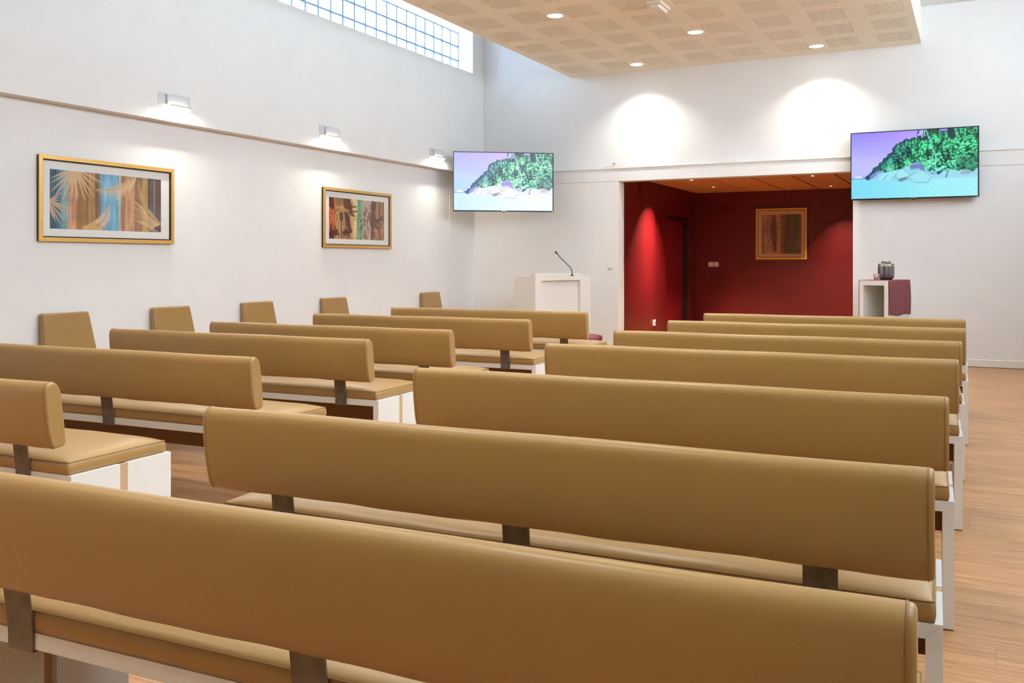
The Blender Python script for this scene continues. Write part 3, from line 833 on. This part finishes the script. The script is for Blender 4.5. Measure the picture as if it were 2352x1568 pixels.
# ------------------------------------------------------------------ benches
BL, BD, SLAB, ZF = 2.0, .48, .035, .42     # length, depth, board thickness, frame top height
def make_bench():
    """origin: right rear floor corner of the frame; the bench extends to -x and +y"""
    root = empty('bench')
    y_sets = ((0, .222), (.258, BD))
    for y0, y1 in y_sets:
        # mitred boards
        def prism(poly, nm):
            r0 = [(x, y0, z) for x, z in poly]; r1 = [(x, y1, z) for x, z in poly]
            MB().rings([r0, r1], smooth=False).build(nm, 'white', root, bevel=.0012)
        s = SLAB
        prism([(-BL, ZF), (0, ZF), (-s, ZF - s), (-BL + s, ZF - s)], 'top_board')
        prism([(0, ZF), (0, .004), (-s, .004), (-s, ZF - s)], 'end_board')
        prism([(-BL, ZF), (-BL + s, ZF - s), (-BL + s, .004), (-BL, .004)], 'end_board')
    for x0, x1, z0, z1 in ((-BL + .002, -.002, ZF - .014, ZF - .002), (-.014, -.002, .004, ZF - .014), (-BL + .002, -BL + .014, .004, ZF - .014)):
        MB().box((x0, .222, z0), (x1, .258, z1)).build('spacer_strip', 'strip', root)
    MB().box((-BL + SLAB, .226, .262), (-SLAB, .254, ZF - .014)).build('stretcher', 'stretch', root, bevel=.001)
    # seat cushion: box sides with a crowned top
    cx0, cx1, cy0, cy1 = -BL + .018, -.018, .002, BD - .018
    b = MB(); nx, ny = 44, 12
    side = .046
    def pt(i, j):
        a, c_ = i/nx*2-1, j/ny*2-1
        # cluster stations to the rim so that the edge rounds tightly
        a = math.copysign(1-(1-abs(a))**1.6, a); c_ = math.copysign(1-(1-abs(c_))**1.6, c_)
        e = (1-abs(a)**14) * (1-abs(c_)**6)
        x = (cx0+cx1)/2 + a*(cx1-cx0)/2; y = (cy0+cy1)/2 + c_*(cy1-cy0)/2
        return x, y, ZF + side + .024*max(e, 0)**.55 + .0012*math.sin(x*23+y*9)*e
    top = [[pt(i, j) for j in range(ny+1)] for i in range(nx+1)]
    for i in range(nx):
        for j in range(ny): b.quad(top[i][j], top[i+1][j], top[i+1][j+1], top[i][j+1], smooth=True)
    rim = [top[i][0] for i in range(nx+1)] + [top[nx][j] for j in range(1, ny+1)] + [top[i][ny] for i in range(nx-1, -1, -1)] + [top[0][j] for j in range(ny-1, 0, -1)]
    xm, ym = (cx0+cx1)/2, (cy0+cy1)/2
    def off(p, d, z):
        sx = 1 if p[0] > cx1-.001 else -1 if p[0] < cx0+.001 else 0
        sy = 1 if p[1] > cy1-.001 else -1 if p[1] < cy0+.001 else 0
        return (p[0]+sx*d, p[1]+sy*d, z)
    rgs = [[off(p, 0, p[2]) for p in rim], [off(p, .0035, ZF+side*.75) for p in rim], [off(p, .0045, ZF+side*.4) for p in rim], [off(p, .0015, ZF+.002) for p in rim], [off(p, -.004, ZF+.0006) for p in rim]]
    b.rings(rgs, False, True, True)
    cu = b.build('seat_cushion', 'tan', root)
    MB().tube([off(p, .0006, ZF+side+.0005) for p in rim], .0020, 5, True).build('seam', 'seam', cu)
    # backrest: rounded pad leaning back
    prof = []
    base = (-.063, .528); lean = -.03/.235
    th, hh = .060, .241
    n = 9
    def pp(u, w_): return (base[0] + u + lean*w_, base[1] + w_)
    tv = .043                     # height of the rounded top
    prof += [pp(.008, 0), pp(th - .008, .004), pp(th - .001, .014), pp(th + .002, .09), pp(th + .001, hh - tv)]
    for k in range(1, 13):
        a = math.pi*k/13; prof.append(pp(th/2 - .002 + (th/2 + .002)*math.cos(a), hh - tv + tv*math.sin(a)))
    prof += [pp(-.005, hh - tv), pp(-.009, .15), pp(-.010, .10), pp(-.007, .05), pp(-.003, .02), pp(.002, .006)]
    cyc = base[0] + th/2 + lean*hh/2; czc = base[1] + hh/2
    bx0, bx1 = -BL + .016, -.016
    def ring(x, k, wob=0.0):
        out = []
        for (y, z) in prof:
            zz = czc + (z - czc)*(1 - (1-k)*.35); yy = cyc + (y - cyc)*k
            if wob and z < base[1] + .05: zz += wob*.0012*math.sin(x*11)+wob*.0007*math.sin(x*29+1)
            if wob and z > base[1] + .2: zz += wob*.0012*math.sin(x*7+.6)
            out.append((x, yy, zz))
        return out
    xs_ = [bx0, bx0 + .002, bx0 + .006, bx0 + .014]
    ks_ = [.80, .92, .975, 1.0]
    rings = [ring(x, k) for x, k in zip(xs_, ks_)]
    m_ = 64
    for i in range(1, m_): rings.append(ring(bx0 + .014 + (bx1-bx0-.028)*i/m_, 1.0, 1.0))
    rings += [ring(x, k) for x, k in zip([bx1 - .014, bx1 - .006, bx1 - .002, bx1], ks_[::-1])]
    bk = MB().rings(rings).build('backrest', 'tan', root)
    for x in (bx0 + .012, bx1 - .012):
        MB().tube([(p[0], cyc+(p[1]-cyc)*1.012, p[2]) for p in ring(x, 1.0)], .0018, 5, True).build('seam', 'seam', bk)
    # three flat steel brackets
    for xc in (-.25, -1.0, -1.75):
        hw = .038; t_ = .006
        path = [(-.035, .60), (-.018, .54), (-.008, .46), (-.0035, ZF), (-.0035, ZF - SLAB - .003), (.05, ZF - SLAB - .004)]
        nrm = [(-1, -.2), (-1, -.2), (-1, -.1), (-1, 0), (-.7, -.7), (0, -1)]
        r0 = []
        rr = []
        for (y, z), (a, c_) in zip(path, nrm):
            l = math.hypot(a, c_); a, c_ = a/l*t_/2, c_/l*t_/2
            rr.append([(xc-hw, y-a, z-c_), (xc+hw, y-a, z-c_), (xc+hw, y+a, z+c_), (xc-hw, y+a, z+c_)])
        MB().rings(rr, smooth=False).build('bracket', 'steel', root, bevel=.0008)
    return root
proto = make_bench()
right_rows = [(-.050, 1.333), (-.059, 2.175), (-.057, 3.308), (-.044, 4.56), (-.043, 5.59), (-.031, 6.69), (-.040, 7.73)]
left_rows = [(-2.93, 2.262), (-2.885, 3.25), (-2.985, 4.268), (-2.935, 5.085), (-2.94, 6.245), (-2.96, 7.42)]
RL = ['tan upholstered bench nearest the viewer, running out of the lower left corner',
      'tan bench of the aisle side block, second row from the viewer',
      'tan bench of the aisle side block, third row from the viewer',
      'tan bench of the aisle side block, fourth row from the viewer',
      'tan bench of the aisle side block, fifth row from the viewer',
      'tan bench of the aisle side block, last but one before the red alcove',
      'tan bench of the aisle side block, furthest row before the red alcove']
LL = ['tan bench cut by the left edge, only its right end and seat showing',
      'tan bench of the wall side block, second row, its left end out of frame',
      'tan bench of the wall side block, third row, white end boards in view',
      'tan bench of the wall side block, fourth row from the viewer',
      'tan bench of the wall side block, last but one before the lectern',
      'tan bench of the wall side block, furthest row in front of the lectern']
first = True
for rows, labs, grp in ((right_rows, RL, 'benches of the aisle side block'), (left_rows, LL, 'benches of the wall side block')):
    for (x, y), l in zip(rows, labs):
        o = proto if first else copy_tree(proto)
        first = False
        o.location = (x, y, 0); o.rotation_euler = (0, 0, R(2.0)); tag(o, l, 'bench', grp)

# ------------------------------------------------------------------ tip up seats on the left wall
def make_wall_seat():
    root = empty('folding_chair')
    wy = .415; b = MB(); zt, zb = .795, .40
    rings = []
    def outline(z, y0, y1, x0, x1): return [(x0, y0, z), (x1, y0, z), (x1, y1, z), (x0, y1, z)]
    # rounded slab: stack of rounded rectangles in the wall plane
    def rect(k, x):   # k: inset
        pts = []; r = .022
        A = [(0 + k, zb + k), (wy + .075 - k, zb + k), (wy - k, zt - k), (0 + .0 + k, zt - k)]
        m = len(A)
        for i in range(m):
            p0, p, p1 = Vector(A[i-1]), Vector(A[i]), Vector(A[(i+1) % m])
            d0 = (p0-p).normalized()*r; d1 = (p1-p).normalized()*r
            for s in range(5):
                t = s/4; q = (p+d0)*(1-t)**2 + p*2*t*(1-t) + (p+d1)*t*t
                lean = (zt - q[1])*.07
                pts.append((x + lean, q[0], q[1]))
        return pts
    rings = [rect(.004, .018), rect(0, .022), rect(0, .062), rect(.004, .068), rect(.014, .071)]
    MB().rings(rings).build('seat_pad', 'tan', root)
    MB().box((0, .06, zb + .06), (.03, wy - .04, zt - .05)).build('wall_plate', 'white', root, bevel=.002)
    return root
ws = make_wall_seat()
for i, (y, l) in enumerate(((4.72, 'tan padded tip-up seat on the left wall, nearest the viewer'), (5.80, 'tan padded tip-up seat on the left wall, second from the viewer'),
                            (6.92, 'tan padded tip-up seat on the left wall, third from the viewer'), (8.16, 'tan padded tip-up seat under the smaller palm print'),
                            (10.22, 'tan padded tip-up seat on the left wall, nearest the corner'))):
    o = ws if i == 0 else copy_tree(ws)
    o.location = (XL, y, 0); tag(o, l, 'folding chair', 'tip-up seats along the left wall')

# ------------------------------------------------------------------ lectern, microphone, stool
lec = tag(empty('lectern', (-4.82, 10.224, 0), R(67.68)), 'white lectern with a raised top and recessed front panel below the corner television', 'lectern')
# local x runs along the bright front, local +y runs to the left shaded side
LW, LDp = .969, .395
fx0, fx1, zt = .106, .785, .962
b = MB()
b.box((0, .055, 0), (LW, LDp, 1.02))
b.build('body', 'white', lec, bevel=.003)
b = MB()
b.box((0, 0, 0), (fx0, .055, 1.02)); b.box((fx1, 0, 0), (LW, .055, 1.02)); b.box((fx0, 0, zt), (fx1, .055, 1.02)); b.box((fx0, 0, 0), (fx1, .055, .08))
b.build('front_frame', 'white', lec)
MB().box((fx0, .045, .08), (fx1, .055, zt)).build('front_panel', 'white', lec)
MB().box((0, 0, 1.02), (.825, .10, 1.053)).build('raised_ledge', 'white', lec, bevel=.002)
MB().box((.825, .0, 1.018), (LW, LDp, 1.0205)).build('desk_top', 'cream', lec)
mic = tag(empty('microphone', (-4.494, 10.612, 1.0205)), 'black gooseneck microphone rising from the lectern', 'microphone')
mp = [(0, 0, 0), (0, 0, .035), (-.003, -.001, .068), (-.025, -.012, .112), (-.069, -.034, .161), (-.127, -.064, .226), (-.161, -.081, .270), (-.176, -.088, .288)]
cpts = []
for i in range(len(mp)-1):
    p0, p1, p2, p3 = [Vector(mp[max(0, min(len(mp)-1, k))]) for k in (i-1, i, i+1, i+2)]
    for s in range(6):
        t = s/6; cpts.append(.5*((2*p1)+(p2-p0)*t+(2*p0-5*p1+4*p2-p3)*t*t+(-p0+3*p1-3*p2+p3)*t**3))
cpts.append(Vector(mp[-1]))
MB().tube(cpts, .0048, 8).build('gooseneck', 'rubber', mic)
MB().lathe([(.022, 0), (.022, .006), (.01, .012), (.008, .03)], 20).build('base', 'rubber', mic)
d = (cpts[-1]-cpts[-4]).normalized(); e = cpts[-1]
MB().tube([e - d*.03, e - d*.02, e - d*.005, e + d*.002], [.006, .008, .010, .009], 10).build('collar', 'burgundy', mic)
hd = MB().lathe([(.003, -.013), (.010, -.010), (.0135, 0), (.010, .010), (.003, .013)], 14).build('capsule', 'rubber', mic, loc=tuple(e + d*.01))

st = tag(empty('stool', (-3.53, 8.66, 0)), 'burgundy cushioned stool partly hidden behind the furthest wall side bench', 'stool')
MB().lathe([(.15, .395), (.178, .402), (.184, .425), (.172, .45), (.12, .462), (.001, .465)], 12, cap0=True, cap1=False).build('seat', 'burgundy', st)
MB().lathe([(.165, .37), (.17, .378), (.17, .395)], 12).build('seat_ring', 'rubber', st)
for k in range(4):
    a = R(45 + 90*k)
    MB().tube([(.13*math.cos(a), .13*math.sin(a), .375), (.17*math.cos(a), .17*math.sin(a), .0)], .013, 8).build('leg', 'rubber', st)

# ------------------------------------------------------------------ plinth with runner, urn and candle glass
pl = tag(empty('plinth', (-.834, 10.774, 0), R(67.68)), 'white box plinth with an open niche standing right of the alcove', 'plinth')
PWd, PDp, PH = .48, .333, .992      # local x: cloth covered face; local y: niche face
b = MB(); n0, n1, nz = .045, .287, .938
b.box((0, 0, 0), (PWd, n0, PH)); b.box((0, n1, 0), (PWd, PDp, PH)); b.box((0, n0, nz), (PWd, n1, PH)); b.box((0, n0, 0), (PWd, n1, .06)); b.box((PWd - .03, n0, .06), (PWd, n1, nz))
b.build('body', 'white', pl)
rn = tag(empty('runner', (-.834, 10.774, 0), R(67.68)), 'burgundy woven runner draped over the white plinth under the urn', 'runner')
def sheet(nm, f, nu, nv, th, thick_dir):
    b = MB(); 
    for i in range(nu):
        for j in range(nv):
            b.quad(f(i/nu, j/nv), f((i+1)/nu, j/nv), f((i+1)/nu, (j+1)/nv), f(i/nu, (j+1)/nv), smooth=True)
    o = b.build(nm, 'cloth', rn, flip=True)
    md = o.modifiers.new('thick', 'SOLIDIFY'); md.thickness = th; md.offset = 0
    return o
def prof_pt(s):   # along the runner, from front hem up over the top and down behind (local y, z)
    H1 = .38
    if s < .45: k = s/.45; return -.006 - .008*math.sin(k*math.pi), PH - H1 + k*(H1 + .002)
    if s < .55: k = (s-.45)/.1; return -.006 + k*(PDp + .012), PH + .004
    k = (s-.55)/.45; return PDp + .006, PH + .002 - k*.5
def rf(u, v):
    y, z = prof_pt(v); x = .0 + u*(PWd + .012)
    wv = .006*math.sin(u*14)*(1-v/.45) if v < .45 else 0
    dz = .008*math.sin(u*9+1)*(1-v/.45) if v < .45 else 0
    return (x, y - abs(wv), z + dz)
sheet('cloth', rf, 40, 60, .003, 0)
def sf(u, v):     # fold hanging at the far right edge
    return (PWd + .012 + .004*math.sin(v*6), -.006 + u*.10, PH - .36 + v*.364)
sheet('side_fold', sf, 6, 20, .003, 0)

ur = tag(empty('urn', (-.834 + .38*.26 - .925*.155, 10.774 + .925*.26 + .38*.155, PH + .006)), 'round pewter urn with a gold line and flat lid on the plinth', 'urn')
MB().lathe([(.06, 0), (.066, .004), (.066, .012), (.076, .02)], 40).build('foot', 'rubber', ur)
MB().lathe([(.072, .014), (.083, .024), (.087, .06), (.087, .15), (.084, .172), (.074, .180), (.05, .182)], 40).build('body', 'urn', ur)
MB().lathe([(.0874, .152), (.0884, .155), (.0874, .158)], 40, cap0=False, cap1=False).build('gold_band', 'gold2', ur)
MB().lathe([(.046, .181), (.048, .184), (.048, .204), (.044, .207), (.001, .207)], 32, cap1=False).build('lid', 'urn', ur)
cg = tag(empty('candle_glass', (-.834 + .38*.05 - .925*.16, 10.774 + .925*.05 + .38*.16, PH + .006)), 'small clear tumbler with pink wax in front of the urn', 'candle')
MB().lathe([(.026, .0), (.028, .003), (.034, .066), (.032, .066), (.026, .006), (.001, .006)], 24, cap1=False).build('tumbler', 'candleglass', cg)
MB().lathe([(.0255, .0065), (.029, .04), (.001, .041)], 24, cap1=False).build('wax', 'wax', cg)

# ------------------------------------------------------------------ switches, socket, cable
def switch(name, loc, rz, label, s=.085, cat='light switch', group=None):
    t = tag(empty(name, loc, rz), label, cat, group)
    MB().box((-s/2, -.009, -s/2), (s/2, 0, s/2)).build('plate', 'plastic', t, bevel=.003)
    MB().box((-s*.28, -.013, -s*.26), (s*.28, -.009, s*.30)).build('rocker', 'plastic', t, bevel=.0015)
    MB().box((-s*.28, -.0105, -s*.34), (s*.28, -.009, -s*.28)).build('shadow_gap', 'steel', t)
    return t
switch('light_switch', (-4.392, D, 1.133), 0, 'white light switch on the back wall left of the alcove')
switch('light_switch', (-4.017, AY1, 1.152), 0, 'left one of two pale switches on the red alcove wall', .082, group='switch pair in the alcove')
switch('light_switch', (-3.925, AY1, 1.152), 0, 'right one of two pale switches on the red alcove wall', .082, group='switch pair in the alcove')
t = tag(empty('wall_socket', (AX0, 13.2, .288), R(90)), 'white wall socket low on the red alcove wall', 'socket')
MB().box((-.045, -.02, -.045), (.045, 0, .045)).build('plate', 'plastic', t, bevel=.003)
MB().lathe([(.02, 0), (.02, .002), (.017, .002), (.016, .0005)], 20).build('socket_ring', 'steel', t, loc=(0, -.021, 0)).rotation_euler = (R(90), 0, 0)
cb = tag(empty('cable', (-4.35, D + .03, 2.467)), 'thin white cable lying along the back wall ledge above the alcove', 'cable')
cp = [(-.166, .014), (-.07, .03), (-.027, .062), (0, .068), (.03, .055), (.073, .018), (.24, .016), (.6, .014), (1.13, .013), (1.36, .012), (1.5, .026), (1.605, .014)]
MB().tube([(x, 0.0, z - .008) for x, z in cp], .0045, 6).build('wire', 'cream', cb)
MB().box((-.03, -.02, 0), (.03, .02, .05)).build('junction_box', 'cream', cb, bevel=.004)
MB().box((1.58, -.015, 0.002), (1.64, .015, .03)).build('connector', 'cream', cb, bevel=.003)
MB().box((-.012, -.0215, .05), (.012, .012, .062)).build('plug', 'steel', cb, bevel=.002)
